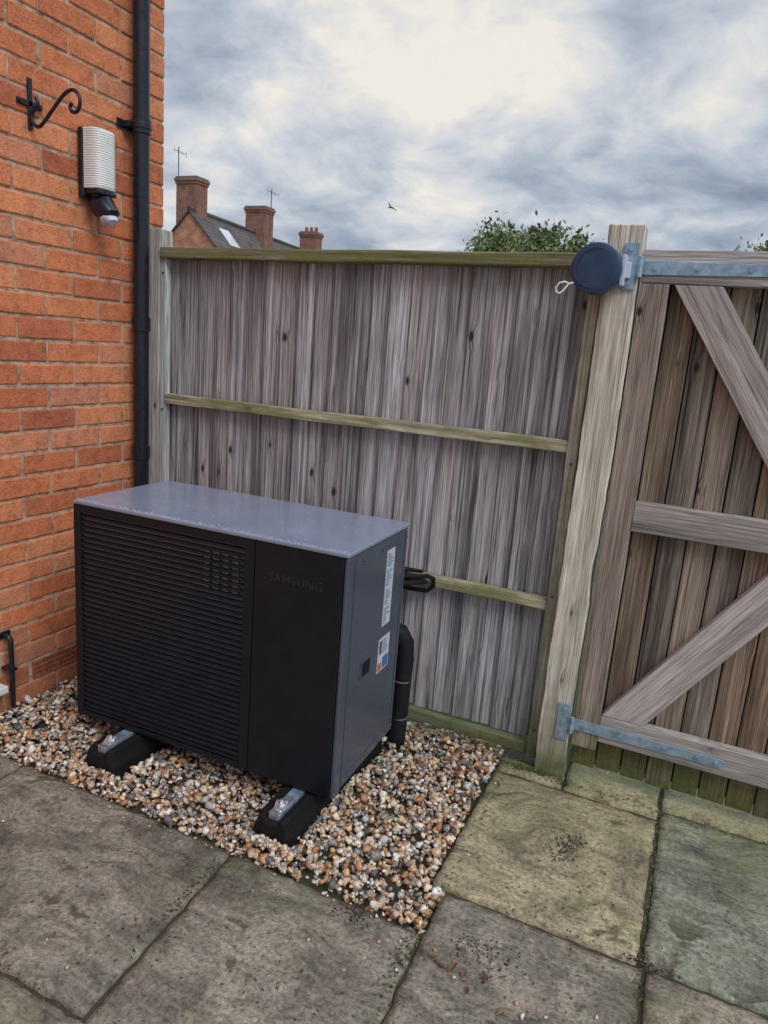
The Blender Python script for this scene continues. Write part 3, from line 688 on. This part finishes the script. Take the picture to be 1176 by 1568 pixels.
# tree
def tree(name,bx,by,base_z,cz,rxx,rzz,ncl,nl,ls,seed):
    r=random.Random(seed); e=empty(name); tk=MB()
    tk.tube([(bx,by,base_z),(bx+.05,by,cz*.35),(bx-.03,by,cz*.7),(bx,by,cz)],[.16,.13,.1,.05],10)
    lf=MB()
    for k in range(ncl):
        while True:
            d=Vector((r.uniform(-1,1),r.uniform(-1,1),r.uniform(-1,1)))
            if .35<d.length<1: break
        lump=.80+.35*mn.noise((d.x*2+seed,d.y*2,d.z*2))
        c=Vector((bx+d.x*rxx*lump,by+d.y*rxx*lump,cz+d.z*rzz*lump*(1.1 if d.z>0 else .8)))
        if k%3==0: tk.tube([(bx,by,cz*.6+r.uniform(-.2,.5)),((bx+c.x)/2,(by+c.y)/2,(cz+c.z)/2-.1),tuple(c)],[.05,.03,.008],5)
        cr=r.uniform(.12,.30)*rxx/1.6; tone=r.random()
        for i in range(nl):
            p_=c+Vector((r.gauss(0,cr*.6),r.gauss(0,cr*.6),r.gauss(0,cr*.55))); s=ls*r.uniform(.6,1.2)
            a=Vector((r.gauss(0,1),r.gauss(0,1),r.gauss(0,.6))).normalized(); b_=a.orthogonal().normalized(); b_=(Matrix.Rotation(r.uniform(0,6.28),3,a)@b_)
            w_=a.cross(b_)
            lf.poly([p_-b_*s,p_+w_*s*.45,p_+b_*s,p_-w_*s*.45],[(0,1,2,3)],min(1,max(0,.55*tone+.45*r.random())))
    lf.obj("foliage",m_leaf,e); tk.obj("trunk_and_limbs",m_bark,e)
tree("tree",-4.68,18,-.1,3.55,1.95,1.30,210,60,.075,5)
tree("garden_shrub",.55,8.6,-.1,2.30,1.0,.66,140,60,.035,9)

# bird
e=empty("flying_bird",(-27.9,60,13.5)); bd=MB()
bd.tube([(-.3,0,0),(-.15,0,.02),(.05,0,.02),(.25,0,0)],[.01,.06,.07,.015],8)
bd.poly([(-.1,0,.03),(.1,0,.03),(-.15,-.1,.35),(-.3,-.1,.55),(-.2,-.1,.32)],[(0,1,2,4),(4,2,3)])
bd.poly([(-.1,0,.03),(.1,0,.03),(.25,.3,-.05),(.45,.5,-.22),(.1,.3,-.06)],[(0,4,2,1),(4,3,2)])
bd.obj("body",m_bird,e)

# ---------------------------------------------------------------- sky and light
sd_=Vector((.75,-.45,.95)).normalized()
w=bpy.data.worlds.new("World"); sc.world=w; w.use_nodes=True; nt=w.node_tree; nt.nodes.clear()
out=nt.nodes.new('ShaderNodeOutputWorld'); bg1=nt.nodes.new('ShaderNodeBackground'); bg2=nt.nodes.new('ShaderNodeBackground'); mxs=nt.nodes.new('ShaderNodeMixShader')
sk=nt.nodes.new('ShaderNodeTexSky'); sk.sky_type='NISHITA'; sk.sun_disc=False; sk.sun_elevation=math.asin(sd_.z); sk.sun_rotation=math.atan2(sd_.x,sd_.y)
nt.links.new(sk.outputs[0],bg1.inputs[0]); bg1.inputs[1].default_value=.08
tc=nt.nodes.new('ShaderNodeTexCoord').outputs['Generated']
s_=sep(nt,tc); den=ma(nt,'ADD',ma(nt,'MAXIMUM',s_[2],0.),.30)
cv=comb(nt,ma(nt,'DIVIDE',s_[0],den),ma(nt,'DIVIDE',s_[1],den),0.)
warp=no(nt,cv,2.2,2,.5,0,True); cvw=vm(nt,'ADD',cv,vm(nt,'MULTIPLY',warp,(.28,.28,0.)))
n1=no(nt,vm(nt,'ADD',cvw,(5.4,2.9,0)),2.3,6,.56); n2=no(nt,vm(nt,'ADD',cvw,(7.7,2.2,0)),7.,4,.6)
cl=ma(nt,'ADD',ma(nt,'MULTIPLY',n1,1.35),ma(nt,'MULTIPLY',n2,.50)); cl=ma(nt,'SUBTRACT',cl,.40)
def blob(d,lo,amp):
    dd=vm(nt,'DOT_PRODUCT',tc,Vector(d).normalized()[:]); return mr(nt,dd,lo,1.,0.,amp)
gl=ma(nt,'ADD',blob((-.372,.858,.38),.965,.24),ma(nt,'ADD',blob((-.03,.951,.30),.989,.12),blob((-.58,.766,.277),.985,.17)))
hz=mr(nt,s_[2],.05,.20,.07,0.)
cl=ma(nt,'ADD',ma(nt,'ADD',cl,gl),hz)
col=ramp(nt,cl,[(.28,(.235,.285,.375)),(.42,(.335,.395,.49)),(.56,(.475,.53,.61)),(.70,(.66,.69,.73)),(.88,(.92,.87,.79))])
zen=mr(nt,s_[2],.42,.9,1.,2.5)
nt.links.new(col,bg2.inputs[0]); nt.links.new(zen,bg2.inputs[1])
mxs.inputs[0].default_value=.93
nt.links.new(bg1.outputs[0],mxs.inputs[1]); nt.links.new(bg2.outputs[0],mxs.inputs[2]); nt.links.new(mxs.outputs[0],out.inputs[0])
sl_=bpy.data.lights.new("sun","SUN"); sl_.energy=1.5; sl_.angle=math.radians(30); sl_.color=(1,.96,.9)
so=bpy.data.objects.new("sun",sl_); sc.collection.objects.link(so); so.rotation_euler=sd_.to_track_quat('Z','Y').to_euler()
